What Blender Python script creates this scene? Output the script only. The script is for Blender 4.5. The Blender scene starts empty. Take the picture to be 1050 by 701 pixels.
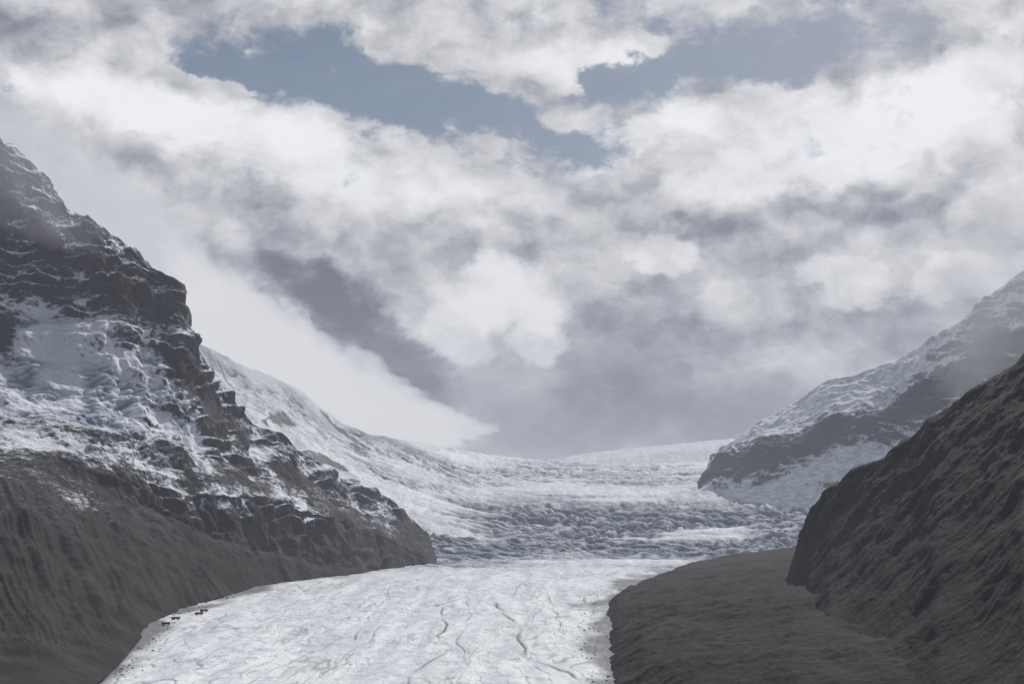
import bpy, math, numpy as np, bmesh
from mathutils import Vector
F=1458.0; CU=525.0; CV=350.5; PITCH=math.radians(8.2)
sc=bpy.context.scene
# ---------------------------------------------------------------- camera
cam=bpy.data.cameras.new("camera"); camo=bpy.data.objects.new("camera",cam); sc.collection.objects.link(camo)
cam.lens=50; cam.sensor_width=36; cam.clip_start=1; cam.clip_end=60000
camo.location=(0,0,0); camo.rotation_euler=(math.pi/2+PITCH,0,0); sc.camera=camo
sc.view_settings.view_transform='Standard'; sc.view_settings.look='None'; sc.view_settings.exposure=0

def sight(u,v,d):
    """theodolite sighting -> world point at horizontal range d"""
    a=(u-CU)/F; b=(CV-v)/F
    X=a+0*b; Y=math.cos(PITCH)-b*math.sin(PITCH)+0*a; Z=math.sin(PITCH)+b*math.cos(PITCH)+0*a
    h=np.sqrt(X*X+Y*Y); k=d/h
    return X*k,Y*k,Z*k
# ---------------------------------------------------------------- noise
rng=np.random.RandomState(7)
PERM=rng.permutation(512).astype(np.int32); 
GR=rng.normal(size=(512,3)).astype(np.float32); GR/=np.linalg.norm(GR,axis=1)[:,None]
def perlin(x,y,z):
    x=np.asarray(x,np.float32);y=np.asarray(y,np.float32);z=np.asarray(z,np.float32)
    xi=np.floor(x).astype(np.int32);yi=np.floor(y).astype(np.int32);zi=np.floor(z).astype(np.int32)
    xf=x-xi;yf=y-yi;zf=z-zi
    f=lambda t:t*t*t*(t*(t*6-15)+10)
    U=f(xf);V=f(yf);W=f(zf)
    def g(a,b,c):
        h=PERM[(PERM[(PERM[(xi+a)&511]+yi+b)&511]+zi+c)&511]
        G=GR[h]; return G[...,0]*(xf-a)+G[...,1]*(yf-b)+G[...,2]*(zf-c)
    def L(p,q,t): return p+(q-p)*t
    r=L(L(L(g(0,0,0),g(1,0,0),U),L(g(0,1,0),g(1,1,0),U),V),L(L(g(0,0,1),g(1,0,1),U),L(g(0,1,1),g(1,1,1),U),V),W)
    return r*1.6
def fbm(x,y,z,lam,n,gain=0.5,ridged=False):
    s=0;a=1;t=0
    for i in range(n):
        p=perlin(x/lam+i*17.3,y/lam+i*5.1,z/lam-i*9.7)
        if ridged: p=1-2*np.abs(p)
        s=s+a*p;t+=a;a*=gain;lam*=0.5
    return s/t
def sstep(a,b,x):
    t=np.clip((x-a)/(b-a),0,1);return t*t*(3-2*t)
def smooth(A,w,axis):
    if w<2:return A
    k=np.hanning(w+2)[1:-1];k/=k.sum();p=w//2
    pad=[(0,0)]*A.ndim;pad[axis]=(p,w-1-p)
    B=np.pad(A,pad,mode='edge')
    out=0
    for i,kk in enumerate(k):
        sl=[slice(None)]*A.ndim;sl[axis]=slice(i,i+A.shape[axis]);out=out+kk*B[tuple(sl)]
    return out
def loft(cols,ustep,segs,wu=5,wr=7):
    us=sorted(cols);A=np.array([[ (r+(0,0))[:4] for r in cols[u]] for u in us],float)
    ug=np.arange(us[0],us[-1]+0.01,ustep)
    K=A.shape[1];G=np.zeros((len(ug),K,4))
    for k in range(K):
        for c in range(4): G[:,k,c]=np.interp(ug,us,A[:,k,c])
    G=smooth(G,wu,0)
    out=[]
    for k in range(K-1):
        n=segs[k];t=(np.arange(n)/n)[None,:,None]
        out.append(G[:,k:k+1]*(1-t)+G[:,k+1:k+2]*t)
    out.append(G[:,-1:]);M=np.concatenate(out,1)
    ends=M[:,[0,-1]].copy();M=smooth(M,wr,1);M[:,[0,-1]]=ends
    U=np.repeat(ug[:,None],M.shape[1],1)
    x,y,z=sight(U,M[...,0],M[...,1])
    return dict(u=U,v=M[...,0],d=M[...,1],snow=M[...,2],amp=M[...,3],P=np.stack([x,y,z],-1))
def normals(P):
    a=np.gradient(P,axis=0);b=np.gradient(P,axis=1)
    n=np.cross(a,b);n/=np.linalg.norm(n,axis=-1)[...,None]+1e-9
    return n
def mesh(name,P,mat,**attrs):
    nu,nv=P.shape[:2];me=bpy.data.meshes.new(name)
    me.vertices.add(nu*nv);me.vertices.foreach_set('co',P.astype(np.float32).ravel())
    i=np.arange(nu*nv).reshape(nu,nv)
    q=np.stack([i[:-1,:-1],i[1:,:-1],i[1:,1:],i[:-1,1:]],-1).reshape(-1,4).astype(np.int32)
    me.loops.add(q.size);me.loops.foreach_set('vertex_index',q.ravel())
    me.polygons.add(len(q));me.polygons.foreach_set('loop_start',np.arange(0,q.size,4,dtype=np.int32))
    me.update(calc_edges=True);me.validate()
    me.polygons.foreach_set('use_smooth',np.ones(len(q),bool))
    for k,a in attrs.items():
        at=me.attributes.new(k,'FLOAT','POINT');at.data.foreach_set('value',np.broadcast_to(a,(nu,nv)).astype(np.float32).ravel())
    me.materials.append(mat);o=bpy.data.objects.new(name,me);sc.collection.objects.link(o);return o
# ---------------------------------------------------------------- node helper
class NT:
    def __init__(s,nt): s.nt=nt;s.n=nt.nodes;s.l=nt.links
    def set(s,sock,val):
        if isinstance(val,bpy.types.NodeSocket): s.l.new(val,sock)
        else: sock.default_value=val
    def m(s,op,a,b=None,c=None,clamp=False):
        n=s.n.new('ShaderNodeMath');n.operation=op;n.use_clamp=clamp;s.set(n.inputs[0],a)
        if b is not None:s.set(n.inputs[1],b)
        if c is not None:s.set(n.inputs[2],c)
        return n.outputs[0]
    def vm(s,op,a,b=None,scale=None):
        n=s.n.new('ShaderNodeVectorMath');n.operation=op;s.set(n.inputs[0],a)
        if b is not None:s.set(n.inputs[1],b)
        if scale is not None:s.set(n.inputs['Scale'],scale)
        return n.outputs[0]
    def noise(s,vec,scale,detail=6,rough=.5,dist=0,col=False,typ='FBM'):
        n=s.n.new('ShaderNodeTexNoise');n.noise_type=typ;s.set(n.inputs['Vector'],vec);n.inputs['Scale'].default_value=scale
        n.inputs['Detail'].default_value=detail;n.inputs['Roughness'].default_value=rough;n.inputs['Distortion'].default_value=dist
        return n.outputs['Color' if col else 'Fac']
    def ss(s,x,a,b,lo=0.,hi=1.):
        n=s.n.new('ShaderNodeMapRange');n.interpolation_type='SMOOTHSTEP';s.set(n.inputs['Value'],x)
        n.inputs['From Min'].default_value=a;n.inputs['From Max'].default_value=b;n.inputs['To Min'].default_value=lo;n.inputs['To Max'].default_value=hi
        return n.outputs[0]
    def mix(s,f,a,b):
        n=s.n.new('ShaderNodeMix');n.data_type='RGBA';s.set(n.inputs[0],f);s.set(n.inputs[6],a);s.set(n.inputs[7],b);return n.outputs[2]
    def attr(s,name):
        n=s.n.new('ShaderNodeAttribute');n.attribute_name=name;return n.outputs['Fac']
    def comb(s,x,y,z):
        n=s.n.new('ShaderNodeCombineXYZ');s.set(n.inputs[0],x);s.set(n.inputs[1],y);s.set(n.inputs[2],z);return n.outputs[0]
def newmat(name):
    m=bpy.data.materials.new(name);m.use_nodes=True;m.node_tree.nodes.clear();return m,NT(m.node_tree)
def finish(t,col,rough,hgt,dist,strength=1.0,spec=0.2):
    b=t.n.new('ShaderNodeBsdfPrincipled');o=t.n.new('ShaderNodeOutputMaterial')
    t.set(b.inputs['Base Color'],col);t.set(b.inputs['Roughness'],rough);b.inputs['Specular IOR Level'].default_value=spec
    if hgt is not None:
        bp=t.n.new('ShaderNodeBump');bp.inputs['Distance'].default_value=dist;bp.inputs['Strength'].default_value=strength
        t.set(bp.inputs['Height'],hgt);t.l.new(bp.outputs[0],b.inputs['Normal'])
    t.l.new(b.outputs[0],o.inputs['Surface'])
def C(*a): return tuple(a)+(1.0,)
def rockmat(name,dark,light,snowcol=(.73,.77,.83),slopeK=.7,noiseK=.8,strataK=.35,bump=11.0,fine=.45,mott=.5,scree=False,coarse=2.2):
    m,t=newmat(name)
    g=t.n.new('ShaderNodeNewGeometry');pos=g.outputs['Position']
    sep=t.n.new('ShaderNodeSeparateXYZ');t.l.new(g.outputs['Normal'],sep.inputs[0]);nz=sep.outputs[2]
    st=t.vm('MULTIPLY',pos,(.008,.008,.04));strata=t.noise(st,1.0,4,.65,.8)
    n1=t.noise(pos,.012,5,.65);n2=t.noise(pos,.09,4,.7)
    f=t.attr('snow')
    f=t.m('MULTIPLY_ADD',t.m('SUBTRACT',nz,.62),slopeK,f)
    f=t.m('MULTIPLY_ADD',t.m('SUBTRACT',n2,.5),noiseK*1.7,f)
    f=t.m('MULTIPLY_ADD',t.m('SUBTRACT',n1,.5),noiseK*1.1,f)
    f=t.m('MULTIPLY_ADD',t.m('SUBTRACT',strata,.5),strataK*1.6,f)
    fs=t.ss(f,.34,.74)
    rk=t.mix(t.ss(t.m('ADD',t.m('MULTIPLY',strata,.5),t.m('MULTIPLY',n1,.5)),.38,.62),C(*dark),C(*light))
    rk=t.mix(t.m('MULTIPLY',t.ss(n2,.62,.42),mott),rk,C(*[c*.5 for c in dark]))
    hg=t.m('MULTIPLY_ADD',n2,fine,t.m('MULTIPLY_ADD',n1,coarse,t.m('MULTIPLY',strata,strataK)))
    if scree:
        sa=t.attr('scree')
        rk=t.mix(sa,rk,t.mix(t.ss(n1,.35,.65),C(.016,.0135,.0125),C(.040,.034,.031)))
        rk=t.mix(t.m('MULTIPLY',t.ss(n2,.55,.68),.3),rk,C(.07,.064,.06))
        hg=t.m('MULTIPLY',hg,t.m('MULTIPLY_ADD',sa,-.5,1.))
    sn=t.mix(t.attr('ice'),C(*snowcol),C(.20,.26,.33))  # blue ice plus crevasse shade, both put into the snow colour
    col=t.mix(fs,rk,sn)
    hg=t.m('MULTIPLY',hg,t.m('SUBTRACT',1.,t.m('MULTIPLY',fs,.5)))
    finish(t,col,.92,hg,bump,.9,.1)
    return m
# ---------------------------------------------------------------- glacier
def near(): return [(830,1050),(700,1600),(640,2200),(600,3000)]
Gc={}
far={-200:[(560,4200),(490,4450),(430,4750),(370,5000),(340,5120),(310,5250)],
100:[(560,4200),(492,4450),(435,4750),(380,5000),(355,5120),(325,5250)],
195:[(560,4200),(495,4450),(440,4750),(392,5000),(372,5120),(352,5250)],
240:[(565,4200),(505,4450),(455,4750),(408,5100),(388,5250),(368,5400)],
280:[(570,4200),(520,4500),(470,4800),(425,5200),(405,5400),(386,5600)],
310:[(570,4200),(526,4500),(482,4830),(442,5250),(424,5500),(403,5730)],
345:[(570,4200),(532,4500),(494,4870),(462,5330),(446,5650),(432,5900)],
380:[(570,4200),(540,4550),(505,4900),(475,5400),(458,5850),(445,6200)],
440:[(570,4200),(545,4600),(515,5000),(487,5600),(468,6100),(454,6500)],
500:[(570,4200),(546,4700),(518,5200),(493,5900),(477,6400),(465,6900)],
560:[(570,4200),(546,4700),(518,5200),(496,5900),(482,6400),(471,7000)],
640:[(570,4200),(548,4700),(520,5200),(498,5900),(485,6400),(474,7000)],
740:[(570,4200),(548,4700),(520,5200),(497,5900),(483,6400),(472,7000)],
1250:[(570,4200),(548,4700),(520,5200),(497,5900),(483,6400),(470,7000)]}
for u,r in far.items():
    rows=near()+r; d=rows[-1][1]; rows.append((rows[-1][0]+14,d+500))
    amps=[1,1,1,2,12,27,20,18,16,3,3]
    Gc[u]=[(v,dd,1.0,a) for (v,dd),a in zip(rows,amps)]
G=loft(Gc,1.1,[60,130,90,80,80,80,60,44,30,16],wu=21,wr=9)
P=G['P'];x,y,z=P[...,0],P[...,1],P[...,2];u,v=G['u'],G['v']
w1=perlin(x/500,y/500,0*x)
xs=x+160*perlin(x/400,y/400,0*x+3); ys=y+150*perlin(x/380,y/380,0*x+9)+50*perlin(x/90,y/90,0*x+1)
r1=1-np.abs(perlin(xs/170,ys/66,0*x))*2.6; r2=1-np.abs(perlin(xs/55,ys/34,0*x+5))*2.4; r3=fbm(x,y,z,50,3,.6)
crev=.65*np.clip(r1,0,1)**1.6+.65*np.clip(r2,0,1)**1.6
pn=fbm(x,y*1.6,0*x,800,5)
patch=sstep(-.20,.10,pn+.06+.14*sstep(495,530,v)-.4*np.clip(fbm(x/1.0,y*2.2,0*x+31,330,3),0,1))
ledge=fbm(x,y*2.6,0*x+4,420,4)
flank=sstep(450,320,u)*sstep(570,540,v)
smoothband=np.exp(-((v-504-6*w1)/8)**2)*.85
smoothband=np.maximum(smoothband,sstep(478,468,v+8*w1)*sstep(420,470,u))
A=G['amp']*(1-.8*smoothband)*(1-.6*flank)
dz=A*(-1.2*crev*patch+.7*r3*patch)+A*.9*ledge
tong=sstep(566,588,v+18*fbm(x,y,0*x,300,4))
dz=dz*(1-tong)+tong*(1.6*perlin(x/45,y/420,0*x)+1.2*fbm(x,y/3,0*x,40,3)+3.0*perlin(x/200,y/800,0*x))
rk=fbm(x,y,z,260,6,.5,True)
dz=dz+flank*(rk-.2)*26
dirt=np.zeros_like(x)
def wpt(uu,vv):
    dd=np.interp(vv,[570,600,640,700,830],[4200,3000,2200,1600,1050]);a=sight(np.array(uu,float),np.array(vv,float),dd);return a[0],a[1]
lines=[([452,456,449,462,448,430,420,419],[622,640,652,664,674,685,694,720]),
([509,516,533,531,541,536,560,585,600],[616,630,641,652,664,672,680,690,715]),
([352,330,300,275,240],[648,664,676,688,712]),([392,380,360,330],[640,652,664,690]),
([600,607,612,606],[612,630,650,670]),([477,482,470,476],[610,630,655,680]),([560,566,575,572],[602,620,640,662]),([400,396,372,360],[600,615,640,655]),([330,300,270,215],[610,622,640,668]),([545,530,526],[588,600,612]),
([620,640,690],[590,583,577]),([430,410,350,300],[596,602,608,618])]
wob=3.5*perlin(x/18,y/60,0*x+2)+7*perlin(x/90,y/140,0*x+8)
for li,(lu,lv) in enumerate(lines):
    X,Y=wpt(lu,lv);wd=[2.2,2.4,1.2,1.0,1.1,.9,1.0,.8,.8,.8,2.,1.][li]*(y/1900)**.5
    dm=np.full(x.shape,1e9)
    for i in range(len(X)-1):
        ax,ay=X[i],Y[i];bx,by=X[i+1]-ax,Y[i+1]-ay
        t=np.clip(((x-ax)*bx+(y-ay)*by)/(bx*bx+by*by),0,1)
        dm=np.minimum(dm,np.hypot(x+wob-ax-t*bx,(y-ay-t*by)*1.0))
    k=np.exp(-(dm/wd)**2)*(.6+.4*np.sin(y/47.+li*3+3*w1))
    dirt=np.maximum(dirt,np.clip(k,0,1))
fc=np.clip(1-np.abs(perlin((x+wob*2)/30,y/260,0*x+7))*14,0,1)*sstep(-.1,.3,perlin(x/160,y/300,0*x+1))
fc2=np.clip(1-np.abs(perlin((x+wob*2)/14,y/200,0*x+17))*12,0,1)*sstep(-.1,.3,perlin(x/90,y/260,0*x+11))
dirt=np.maximum(dirt,np.maximum(fc*.6,fc2*.4)*tong)
mL=np.interp(v,[570,600,615,632,655,700],[440,270,205,165,140,95]);mR=np.interp(v,[560,578,595,615,640,700],[800,705,655,632,626,626])
dist=np.minimum(u-mL,mR-u)
marg=sstep(34,2,dist+55*fbm(x,y/3,0*x,70,4))*tong
dz=dz-2.5*dirt*tong
P2=P.copy();P2[...,2]+=dz
iceShadeA=np.clip((crev*patch*1.25-.06)*(1-tong)+.50*patch*(1-tong)*sstep(480,525,v),0,1)*(1-.85*smoothband)*(1-.7*flank)  # blue ice and painted crevasse darkness, stronger low in the icefall
rocky=fbm(x,y,z,300,4)
snowA=1.0-flank*np.clip(sstep(.0,.38,rocky+.45*(rk-.2)),0,1)*.85*sstep(405,440,v)
GP=P2
def glmat():
    m,t=newmat('glacier_ice')
    g=t.n.new('ShaderNodeNewGeometry');pos=g.outputs['Position']
    lon=t.noise(t.vm('MULTIPLY',pos,(.035,.004,.01)),1.,4,.65,.4)
    n1=t.noise(t.vm('MULTIPLY',pos,(1,.5,1)),.05,5,.7)
    sn=t.mix(t.ss(lon,.3,.7),C(.56,.59,.63),C(.81,.84,.88))
    sn=t.mix(t.ss(n1,.46,.72),sn,C(.43,.46,.50))
    sn=t.mix(t.attr('ice'),sn,C(.11,.15,.21))  # crevasse blue and crevasse shade mixed into the albedo
    sp=t.noise(t.vm('MULTIPLY',pos,(.2,.06,1)),1.,2,.7)
    d=t.m('ADD',t.attr('dirt'),t.ss(sp,.66,.76,0.,.5),clamp=True)
    sn=t.mix(d,sn,C(.06,.062,.065))
    f=t.attr('snow');f=t.m('MULTIPLY_ADD',t.m('SUBTRACT',n1,.5),.9,f)
    col=t.mix(t.ss(f,.42,.6),t.mix(n1,C(.04,.04,.045),C(.12,.12,.125)),sn)
    finish(t,col,.75,n1,7.0,.8,.2)
    return m
gm=glmat()
mesh('glacier',P2,gm,snow=snowA,ice=iceShadeA,dirt=np.maximum(dirt*tong,marg*.8))
# ---------------------------------------------------------------- rock displacement
def rock_disp(L,lam=420,strata=5.0,seed=0.,gully=0.,n=7,k=1.0,gain=.5):
    P=L['P'];N=normals(P);up=np.where(N[...,2:3]<0,-1,1);N=N*up
    x,y,z=P[...,0]+seed,P[...,1],P[...,2];A=L['amp']*k
    f=fbm(x,y,z,lam,n,gain,True)-.25
    f2=fbm(x+900,y,z,lam*.5,5,.5)
    d=A*(f*1.6+.8*f2)
    t=z/40+1.6*perlin(x/260,y/260,z/160)+.4*perlin(x/70,y/70,z/60)+.22*x/100
    fr=t-np.floor(t);tri=sstep(0,.8,fr)*(1-sstep(.85,1,fr))
    mask=sstep(-.25,.3,perlin(x/130,y/130,z/50+3))
    steep=sstep(.9,.5,N[...,2])
    d=d+steep*np.clip(A/20,0,1)*strata*tri*mask
    gs=0
    if gully>0:
        q=L['u']*1.0-L['v']*.55+9*f2
        gu=1-np.abs(perlin(q/19+seed,L['v']/120,0*q))*2
        gu2=1-np.abs(perlin(q/7+seed,L['v']/50,0*q+4))*2
        gs=gu*.65+gu2*.35
        d=d-gully*L.get('gm',1)*gs
    ch=np.clip(1-np.abs(perlin((x+.4*y)/75+f2,z/420+seed,0*x+2))*3,0,1)
    d=d-ch*steep*A*.45
    return P+N*d[...,None],f,ch*steep,gs
# ---------------------------------------------------------------- left mountain: base, cliff foot, cliff top, bench, upper foot, crest
B={-150:[(770,850),(500,2700),(470,2850),(425,3100),(300,3450),(60,3700)],
0:[(742,1120),(482,2800),(460,2900),(420,3100),(318,3400),(150,3650)],
30:[(738,1170),(486,2820),(462,2920),(418,3120),(320,3400),(168,3620)],
75:[(722,1380),(494,2870),(466,2960),(416,3150),(325,3400),(214,3600)],
100:[(703,1575),(500,2900),(472,2980),(420,3150),(330,3400),(232,3580)],
125:[(678,1800),(508,2930),(480,3010),(430,3180),(338,3410),(247,3570)],
150:[(648,2120),(522,2960),(490,3030),(443,3210),(347,3430),(268,3560)],
172:[(635,2310),(532,2990),(496,3050),(451,3240),(351,3445),(286,3550)],
184:[(626,2450),(537,3010),(500,3070),(455,3260),(354,3450),(300,3540)],
189:[(624,2500),(539,3015),(502,3075),(457,3265),(366,3455),(332,3530)],
196:[(620,2560),(542,3030),(505,3085),(461,3280),(378,3470),(357,3530)],
215:[(614,2660),(548,3060),(508,3115),(470,3330),(405,3500),(383,3560)],
240:[(608,2820),(556,3110),(508,3165),(479,3380),(436,3550),(412,3620)],
265:[(603,2960),(562,3180),(510,3240),(489,3480),(462,3620),(442,3690)],
300:[(597,3130),(571,3280),(516,3345),(499,3580),(482,3700),(463,3760)],
340:[(592,3340),(580,3400),(530,3465),(514,3700),(500,3800),(485,3860)],
380:[(587,3600),(583,3640),(546,3700),(532,3820),(517,3920),(505,3970)],
420:[(584,3800),(583,3830),(564,3870),(552,3960),(542,4020),(531,4080)],
438:[(585,3900),(584,3910),(573,3940),(565,3985),(555,4050),(547,4100)],
452:[(590,4000),(588,4010),(587,4020),(586,4050),(585,4080),(584,4120)]}
Bc={}
for u0,r in B.items():
    L_=u0<200
    sn=[-.2,.40,.56,.64,.64,.52] if L_ else [-.2,.02,.62,.55,.62,.72]
    am=[5,18,20,24,30,38] if L_ else [4,12,14,20,24,22]
    if u0>=420: am=[2,4,6,7,7,6]
    if u0>=452: am=[1]*6
    rows=[(a,b,s,m) for (a,b),s,m in zip(r,sn,am)]
    rows.append((rows[-1][0]+45,rows[-1][1]+450,.5,15));Bc[u0]=rows
L=loft(Bc,.8,[220,80,90,140,200,40],wu=5,wr=9)
u,v=L['u'],L['v']
L['gm']=sstep(470,520,v)*sstep(440,300,u)*sstep(700,620,v+.0*u)
P2,f,ch,gs=rock_disp(L,360,15.0,0,gully=9.0)
x,y,z=[L['P'][...,i] for i in range(3)]
def blob(cu,cv,su,sv,rot=0.):
    c,s=math.cos(math.radians(rot)),math.sin(math.radians(rot));a=(u-cu)*c+(v-cv)*s;b=-(u-cu)*s+(v-cv)*c
    return np.exp(-(a/su)**2-(b/sv)**2)
hang=np.clip(1.5*blob(70,358,120,28,8)+1.3*blob(60,400,130,40,10)+1.1*blob(140,420,60,30,20)-.9*blob(5,345,14,26)-1.*blob(190,385,30,16,55)-.8*blob(215,420,40,16,55),0,1)
nz=fbm(x,y,z,300,4)
S=L['snow']+.42*hang-.45*blob(187,382,36,16,55)-.45*blob(214,420,42,14,55)-.8*blob(6,345,13,25)+.05*blob(50,280,80,30,35)-.35*blob(168,300,26,40,60)-.15*blob(20,210,60,50)
S=S-.42*blob(90,448,60,6,8)-.35*blob(190,458,60,8,15)+.7*blob(370,572,26,3,10)+.15*blob(150,482,60,14,20)+.2*blob(250,470,40,10,20)-.35*blob(300,488,60,5,14)-.3*blob(240,495,40,4,5)
S=S+.45*nz*(1-.5*hang)-.36*(f)+.36*ch-.5*sstep(510,585,v)-.22*gs*sstep(450,490,v)
cr1=np.clip(1-np.abs(perlin((x+60*nz)/95,y/70,z/13))*2.8,0,1)
cr2=np.clip(1-np.abs(perlin((x+60*nz)/34,y/30,z/9+4))*2.8,0,1)
cp=sstep(-.25,.05,perlin(x/170,y/170,z/70+6))
crv=(.8*cr1+.6*cr2)*cp
P2[...,2]-=hang*8*crv
scr=sstep(500,560,v+40*nz)*np.clip(sstep(250,200,u)+sstep(0,14,v-np.interp(u,[200,240,300,340,380,440],[548,556,571,580,583,585])),0,1)
mesh('mountain',P2,rockmat('mountain_rock',(.033,.032,.036),(.105,.100,.103),scree=True),snow=S,ice=np.clip(hang*crv*1.0,0,1),scree=scr)
# ---------------------------------------------------------------- right far mountain
E={712:[(512,5700),(508,5780),(504,5860),(498,6000)],
735:[(507,5700),(494,5760),(482,5900),(468,6150)],
760:[(514,5450),(500,5550),(470,5680),(448,6080)],
780:[(520,5350),(498,5500),(462,5630),(432,6060)],
800:[(524,5250),(492,5450),(455,5600),(420,6050)],
850:[(534,5100),(482,5350),(440,5550),(393,5950)],
900:[(542,5000),(470,5250),(425,5450),(376,5850)],
940:[(550,4900),(475,5150),(415,5350),(356,5730)],
975:[(555,4800),(470,5050),(400,5250),(335,5600)],
1010:[(560,4750),(460,5000),(380,5200),(312,5520)],
1048:[(565,4700),(450,4950),(360,5150),(279,5450)],
1250:[(580,4400),(400,4700),(260,4900),(140,5200)]}
Ec={k:[(a,b,s,m) for (a,b),s,m in zip(r,[1.1,1.0,.42,.95],[4,24,40,18] if k>712 else [1,1,1,1])]+[(r[-1][0]+30,r[-1][1]+700,.8,10)] for k,r in E.items()}
L=loft(Ec,.9,[90,110,110,30],wu=9,wr=13);u,v=L['u'],L['v']
P2,f,ch,gs=rock_disp(L,420,22.0,5000)
S=L['snow']+.4*blob(860,412,100,18,-28)+.2*blob(930,392,50,14,-25)+.4*blob(870,470,36,18,-30)-.8*blob(775,474,46,13,-22)-.75*blob(830,456,42,13,-18)-.3*blob(915,425,45,14,-35)-.2*blob(1030,350,50,35,-30)-.25*blob(985,385,50,20,-35)
S=S-.9*blob(862,497,20,6,-10)-.40*f+.35*ch
x,y,z=[L['P'][...,i] for i in range(3)]
S=S+.4*fbm(x,y,z,300,4)
crv=np.clip(1-np.abs(perlin(x/50,y/50,z/20))*2.6,0,1)
mesh('mountain',P2,rockmat('far_mountain_rock',(.042,.042,.048),(.11,.108,.115)),snow=S,ice=crv*.5*(S>.6))
# ---------------------------------------------------------------- snow dome
Fc={}
for uu,vv in [(420,486),(520,478),(560,471),(590,466),(620,462),(660,458),(700,454),(755,449),(900,442),(1250,430)]:
    Fc[uu]=[(vv+40,8000,1,2),(vv+8,8800,1,4),(vv,9300,1,4),(vv+6,10000,1,4)]
L=loft(Fc,2,[40,30,20],wu=15);P2=L['P'].copy();P2[...,2]+=10*fbm(P2[...,0],P2[...,1],0*P2[...,0],500,4)
mesh('snow_field',P2,gm,snow=np.ones(P2.shape[:2]),ice=np.zeros(P2.shape[:2]),dirt=np.zeros(P2.shape[:2]))
# ---------------------------------------------------------------- right moraine
M={604:[(845,1080),(716,1600),(656,2200),(640,2450),(634,2600)],
626:[(832,1070),(703,1600),(643,2190),(623,2520),(616,2680)],
634:[(822,1060),(698,1590),(638,2190),(618,2520),(609,2700)],
660:[(800,1050),(688,1560),(630,2150),(608,2600),(595,3050)],
710:[(790,1000),(680,1500),(623,2100),(594,2700),(577,3550)],
760:[(785,1000),(675,1450),(615,2050),(588,2700),(567,3750)],
815:[(780,1000),(668,1400),(610,2000),(583,2600),(561,3750)],
1250:[(780,1000),(660,1400),(605,2000),(580,2600),(556,3750)]}
Mc={k:[(a,b,-.3,m) for (a,b),m in zip(r,[7,8,9,7,5] if k>650 else ([3]*5 if k<630 else [6]*5))]+[(r[-1][0]+10,r[-1][1]+300,-.3,3)] for k,r in M.items()}
L=loft(Mc,1.0,[120,120,70,60,12],wu=7,wr=9)
P2,f,ch,gs=rock_disp(L,170,0,9000,n=7,gain=.57)
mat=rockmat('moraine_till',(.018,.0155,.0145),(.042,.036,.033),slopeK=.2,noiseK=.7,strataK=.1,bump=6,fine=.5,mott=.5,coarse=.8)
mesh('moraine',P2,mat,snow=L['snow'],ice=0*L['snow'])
H={804:[(606,2300),(604,2350),(602,2400),(600,2450)],
815:[(606,2200),(594,2300),(578,2400),(565,2450)],
822:[(612,2100),(590,2200),(570,2350),(550,2450)],
830:[(620,1950),(590,2100),(555,2300),(531,2400)],
850:[(640,1700),(600,1900),(550,2150),(506,2300)],
885:[(690,1400),(600,1750),(530,2000),(480,2200)],
920:[(740,1150),(600,1600),(515,1900),(459,2100)],
960:[(790,1000),(600,1450),(495,1750),(429,2000)],
1000:[(810,900),(590,1400),(470,1700),(396,1950)],
1048:[(830,850),(570,1300),(445,1600),(366,1900)],
1250:[(910,700),(540,1100),(340,1450),(220,1700)]}
Hc={k:[(a,b,-.3,m) for (a,b),m in zip(r,[3,4,6,9] if k>815 else [1]*4)]+[(r[-1][0]+40,r[-1][1]+400,-.3,8)] for k,r in H.items()}
L=loft(Hc,.9,[160,110,110,30],wu=9,wr=9)
L['gm']=.35
P2,f,ch,gs=rock_disp(L,160,2,2500,gully=.6,gain=.55)
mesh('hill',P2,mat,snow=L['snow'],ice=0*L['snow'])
# ---------------------------------------------------------------- valley floor out to the horizon
gx=np.linspace(-25000,25000,160);gy=np.linspace(-12000,30000,160);X,Y=np.meshgrid(gx,gy,indexing='ij')
Zf=-260+60*fbm(X,Y,0*X,4000,4)
mesh('ground',np.stack([X,Y,Zf],-1),mat,snow=0*X,ice=0*X)
# ---------------------------------------------------------------- snow coaches
def simple(name,col,rough=.5):
    m,t=newmat(name);g=t.n.new('ShaderNodeNewGeometry');n=t.noise(g.outputs['Position'],1.5,4,.6)
    finish(t,t.mix(t.ss(n,.4,.7),C(*col),C(*[c*.7 for c in col])),rough,None,0);return m
mr=simple('coach_red_paint',(.16,.035,.03));mg=simple('coach_window_glass',(.02,.025,.03),.15);mt=simple('tyre_rubber',(.02,.02,.02),.9);mw=simple('coach_white_paint',(.4,.4,.4))
def box(name,par,loc,size,mat,bev=.1):
    me=bpy.data.meshes.new(name);bm=bmesh.new();bmesh.ops.create_cube(bm,size=1)
    for q in bm.verts:q.co=Vector((q.co.x*size[0],q.co.y*size[1],q.co.z*size[2]))
    bmesh.ops.bevel(bm,geom=bm.edges[:],offset=bev,segments=2,affect='EDGES');bm.to_mesh(me);bm.free()
    me.materials.append(mat);o=bpy.data.objects.new(name,me);o.location=loc;o.parent=par;sc.collection.objects.link(o)
def wheel(name,par,loc,r,w):
    me=bpy.data.meshes.new(name);bm=bmesh.new();bmesh.ops.create_cone(bm,cap_ends=True,segments=24,radius1=r,radius2=r,depth=w)
    bmesh.ops.bevel(bm,geom=[e for e in bm.edges if abs(e.verts[0].co.z-e.verts[1].co.z)<.01],offset=.15,segments=2,affect='EDGES');bm.to_mesh(me);bm.free()
    me.materials.append(mt);o=bpy.data.objects.new(name,me);o.location=loc;o.rotation_euler=(math.pi/2,0,0);o.parent=par;sc.collection.objects.link(o)
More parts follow.
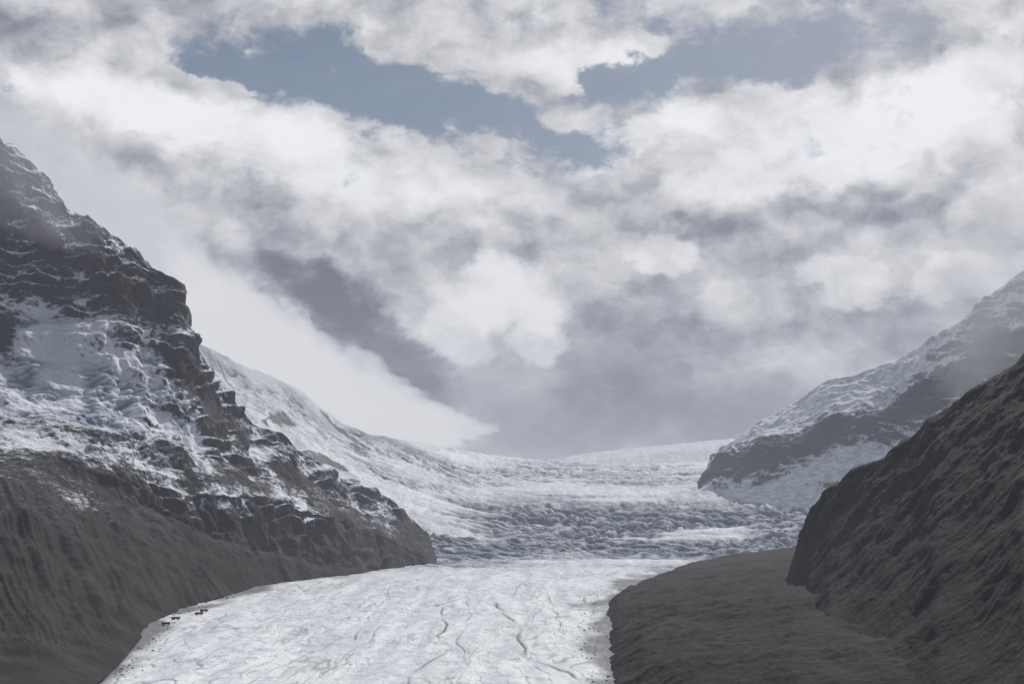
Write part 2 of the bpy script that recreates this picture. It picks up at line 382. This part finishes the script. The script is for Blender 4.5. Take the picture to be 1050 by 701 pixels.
def ground_at(px,py):
    d=(GP[...,0]-px)**2+(GP[...,1]-py)**2;i=np.unravel_index(np.argmin(d),d.shape);return GP[i][2]
def coach(uu,vv,rot):
    X,Y=wpt([uu],[vv]);e=bpy.data.objects.new('snow_coach',None);sc.collection.objects.link(e)
    e.location=(X[0],Y[0],ground_at(X[0],Y[0])+.1);e.rotation_euler=(0,0,rot)
    box('chassis',e,(0,0,1.5),(12.5,2.2,.5),mt);box('body',e,(0,0,2.95),(13,3,2.3),mr,.25)
    box('roof',e,(0,0,4.2),(12.6,2.7,.3),mw);box('windshield',e,(6.48,0,3.2),(.12,2.5,1.3),mg,.03)
    for i in range(8):
        for s in (-1,1): box('window_%d_%d'%(i,s),e,(-5.4+i*1.5,1.5*s,3.35),(1.3,.08,1.1),mg,.02)
    for i,wx in enumerate((-4.6,-2.4,4.2)):
        for s in (-1,1): wheel('wheel_%d_%d'%(i,s),e,(wx,1.35*s,.85),.85,1.0)
coach(204,631,.3);coach(209,628,.5);coach(180,636,.15);coach(170,641,.2)
def rocks():
    bm=bmesh.new();r=np.random.RandomState(3)
    for i in range(190):
        if i<60: uu=r.uniform(590,626);vv=r.uniform(606,700)
        elif i<150: 
            vv=r.uniform(606,695);uu=np.interp(vv,[606,616,632,655,695],[245,205,172,145,108])+abs(r.normal())*14+4
        else: uu=r.uniform(250,600);vv=r.uniform(610,695)
        X,Y=wpt([uu],[vv]);Z_=ground_at(X[0],Y[0]);s=r.uniform(.5,1.7)*(1 if i<150 else .6)
        res=bmesh.ops.create_icosphere(bm,subdivisions=1,radius=s)
        for q in res['verts']:
            q.co=Vector((q.co.x*r.uniform(.7,1.3)+X[0],q.co.y*r.uniform(.7,1.3)+Y[0],q.co.z*r.uniform(.6,1)+Z_+s*.2))
    me=bpy.data.meshes.new('boulders');bm.to_mesh(me);bm.free();me.materials.append(simple('boulder_rock',(.06,.055,.05),.9))
    sc.collection.objects.link(bpy.data.objects.new('boulders',me))
rocks()
# ---------------------------------------------------------------- sun + haze
SAZ=math.radians(28);SEL=math.radians(42)
sd=Vector((math.sin(SAZ)*math.cos(SEL),math.cos(SAZ)*math.cos(SEL),math.sin(SEL)))
sun=bpy.data.lights.new('sun','SUN');sun.energy=3.7;sun.angle=math.radians(.6);sun.color=(1,.965,.92)
so=bpy.data.objects.new('sun',sun);so.rotation_euler=sd.to_track_quat('Z','Y').to_euler();sc.collection.objects.link(so)
def airglow_mat(name,den,col):
    m,t=newmat(name)
    va=t.n.new('ShaderNodeVolumeAbsorption');va.inputs['Color'].default_value=(0,0,0,1);va.inputs['Density'].default_value=den
    ve=t.n.new('ShaderNodeEmission');ve.inputs[0].default_value=tuple(col)+(1,);ve.inputs[1].default_value=den  # emission stands in for scattered sunlight, so the air itself glows
    ad=t.n.new('ShaderNodeAddShader');t.l.new(va.outputs[0],ad.inputs[0]);t.l.new(ve.outputs[0],ad.inputs[1])
    o=t.n.new('ShaderNodeOutputMaterial');t.l.new(ad.outputs[0],o.inputs['Volume']);return m
def hazebox(y0,y1,z1,den,col):
    me=bpy.data.meshes.new('haze');bm=bmesh.new();bmesh.ops.create_cube(bm,size=1);bm.to_mesh(me);bm.free()
    hz=bpy.data.objects.new('haze',me);hz.scale=(26000,y1-y0,z1+500);hz.location=(0,(y0+y1)/2,(z1-500)/2);sc.collection.objects.link(hz)
    me.materials.append(airglow_mat('haze_air_glow',den,col))  # haze veil gets its brightness from emission
hazebox(-4000,16000,1400,3.4e-5,(.40,.42,.50))
hazebox(2900,15900,1300,3.6e-5,(.42,.44,.51))
def cloud(u0,v0,d,r,rot,den,col=(.78,.79,.82),seed=0,lump=.45,name='cloud'):
    bm=bmesh.new();bmesh.ops.create_icosphere(bm,subdivisions=6,radius=1);me=bpy.data.meshes.new(name);bm.to_mesh(me);bm.free()
    n=len(me.vertices);c=np.zeros(n*3,np.float32);me.vertices.foreach_get('co',c);c=c.reshape(-1,3)
    q=c+seed*3.7
    dd=fbm(q[:,0]*1.0,q[:,1],q[:,2],.8,5,.55);bl=np.abs(fbm(q[:,0]+9,q[:,1],q[:,2],.45,3,.5))
    c=c*(1+lump*1.6*dd+lump*.9*bl)[:,None]*np.array(r,np.float32)[None]
    me.vertices.foreach_set('co',c.astype(np.float32).ravel());me.update()
    me.materials.append(airglow_mat('cloud_vapour_glow',den,col))  # cloud brightness is emitted by the volume, not lit by the sun
    o=bpy.data.objects.new(name,me);X,Y,Z_=sight(np.float64(u0),np.float64(v0),d);o.location=(X,Y,Z_);o.rotation_euler=(0,math.radians(rot),0);sc.collection.objects.link(o)
cloud(150,275,5600,(330,350,210),45,.0022,seed=1,lump=.6)
cloud(225,340,5700,(380,350,190),40,.0028,seed=2,lump=.6)
cloud(310,388,6000,(380,350,160),38,.0034,seed=3,lump=.65)
cloud(385,418,6500,(330,350,135),28,.0038,seed=4,lump=.75)
cloud(435,436,6900,(240,300,85),12,.0040,seed=5,lump=.75)
cloud(70,200,3950,(360,220,150),42,.0022,col=(.55,.56,.61),seed=6,lump=.6)
cloud(10,165,3450,(260,120,110),35,.0012,col=(.5,.51,.56),seed=9,lump=.6)
cloud(1065,285,5100,(460,320,260),-38,.0008,col=(.52,.53,.57),seed=7)
# ---------------------------------------------------------------- sky
w=bpy.data.worlds.new('sky');sc.world=w;w.use_nodes=True;w.node_tree.nodes.clear();t=NT(w.node_tree)
try: w.cycles.sampling_method='NONE'
except Exception as e: print(e)
tc=t.n.new('ShaderNodeTexCoord');D=tc.outputs['Generated']
sep=t.n.new('ShaderNodeSeparateXYZ');t.l.new(D,sep.inputs[0]);dx,dy,dz_=sep.outputs
az=t.m('MULTIPLY',t.m('ARCTAN2',dx,dy),57.2958);el=t.m('MULTIPLY',t.m('ARCSINE',dz_),57.2958)
Q=t.vm('MULTIPLY',D,(57.3,57.3,80.))
wa=t.vm('SUBTRACT',t.noise(Q,.16,1,.5,col=True),(.5,.5,.5));wb=t.vm('SUBTRACT',t.noise(Q,.5,5,.58,col=True),(.5,.5,.5))
flat=t.comb(az,el,0.)
Wp=t.vm('ADD',t.vm('ADD',flat,t.vm('MULTIPLY',wa,(3.2,2.2,0))),t.vm('MULTIPLY',wb,(3.2,2.8,0)))
def ang(u,v):
    X,Y,Z_=sight(np.float64(u),np.float64(v),1.0);return math.degrees(math.atan2(X,Y)),math.degrees(math.atan(Z_))
def sb(u,v,su,sv,rot,vec=None,edge=.75):
    a,e=ang(u,v);n=t.n.new('ShaderNodeMapping');n.vector_type='TEXTURE';t.set(n.inputs[0],vec or Wp)
    n.inputs['Location'].default_value=(a,e,0);n.inputs['Rotation'].default_value=(0,0,-math.radians(rot));n.inputs['Scale'].default_value=(su/25.4,sv/25.4,1)
    g=t.n.new('ShaderNodeTexGradient');g.gradient_type='SPHERICAL';t.l.new(n.outputs[0],g.inputs[0])
    return t.ss(g.outputs['Fac'],0,edge)
def total(start,lst):
    s=start
    for (a,*p) in lst: s=t.m('MULTIPLY_ADD',sb(*p),a,s)
    return s
Qw=t.vm('ADD',Q,t.vm('SCALE',wb,scale=2.0))
def billow(vec):
    a=t.noise(vec,.19,3,.5,typ='RIDGED_MULTIFRACTAL')
    return t.m('MULTIPLY_ADD',a,-.30,t.m('MULTIPLY',t.noise(vec,.28,6,.55),1.3))
b1=billow(Qw);b2=billow(t.vm('ADD',Qw,(.6,.0,1.3)))
rel=t.m('SUBTRACT',b1,b2)  # cloud shading painted in: sunward sides lighter, from offset noise difference
lum=total(.49,[
 (.45,180,310,270,52,42),(.4,330,385,150,32,38),(.3,425,425,85,24,25),
 (-.50,320,303,90,40,22),(-.42,400,370,120,52,35),(-.28,345,300,70,34,0),
 (.42,530,305,70,46,0,None,.45),(.25,470,335,60,40,20,None,.4),(.25,565,350,45,34,0,None,.4),
 (-.24,650,370,110,110,0),(-.20,600,440,200,50,0),(.32,675,262,50,28,0,None,.4),(.22,880,285,60,34,0,None,.4),(.24,1000,295,60,30,0,None,.4),
 (.34,300,165,360,46,14),(.20,100,110,200,55,10),(.30,860,135,280,55,-18),(.28,960,95,200,50,-25),(.12,1010,150,100,90,0),
 (.3,640,150,90,30,-25,None,.5),(.22,760,110,110,30,-10,None,.5),
 (-.22,40,20,180,40,0),(-.18,270,235,170,28,10),(-.22,760,225,200,28,-16),(-.16,900,330,220,40,0),(-.16,520,235,160,22,10),
 (-.16,960,195,160,22,-16),(.2,600,60,140,24,0),(-.14,740,400,150,60,0),(-.12,900,430,260,80,0)])
soft=t.m('SUBTRACT',1.,t.m('MULTIPLY',sb(600,440,460,110,0),.7))
lum=t.m('MULTIPLY_ADD',t.m('MULTIPLY',rel,soft),.78,lum)
lum=t.m('MULTIPLY_ADD',t.m('SUBTRACT',b1,.35),.26,lum)
lum=t.ss(lum,-.10,1.12,.14,.96)
awy=t.ss(dy,-.35,.75,.32,1.)
lum=t.m('MULTIPLY',lum,awy)
cc=t.mix(t.ss(lum,.15,.7),C(.86,.92,1.10),C(.99,1.,1.03))
ccn=t.vm('SCALE',cc,scale=lum)
gap=total(0.,[(1.2,330,75,230,58,8),(1.,560,150,120,55,0),(.9,450,110,120,50,0),(1.,800,45,260,50,-4),(.6,640,90,90,50,0),(.6,985,168,50,16,0),(.6,620,15,200,30,0),
 (-.6,190,82,150,14,6),(-.8,470,86,90,18,-5),(-.9,610,60,120,20,-10)])
gap=t.m('MULTIPLY_ADD',t.m('SUBTRACT',t.noise(Qw,.36,6,.6),.5),3.0,gap)
gapm=t.ss(gap,.28,1.0,0.,.95)
sky=t.n.new('ShaderNodeTexSky');sky.sky_type='NISHITA';sky.sun_disc=False;sky.sun_elevation=SEL;sky.sun_rotation=SAZ
b0=t.n.new('ShaderNodeBackground');t.l.new(sky.outputs[0],b0.inputs[0]);b0.inputs[1].default_value=.05
bc=t.n.new('ShaderNodeBackground');t.l.new(ccn,bc.inputs[0]);bc.inputs[1].default_value=1
mx=t.n.new('ShaderNodeMixShader');t.l.new(gapm,mx.inputs[0]);t.l.new(bc.outputs[0],mx.inputs[1]);t.l.new(b0.outputs[0],mx.inputs[2])
o=t.n.new('ShaderNodeOutputWorld');t.l.new(mx.outputs[0],o.inputs[0])
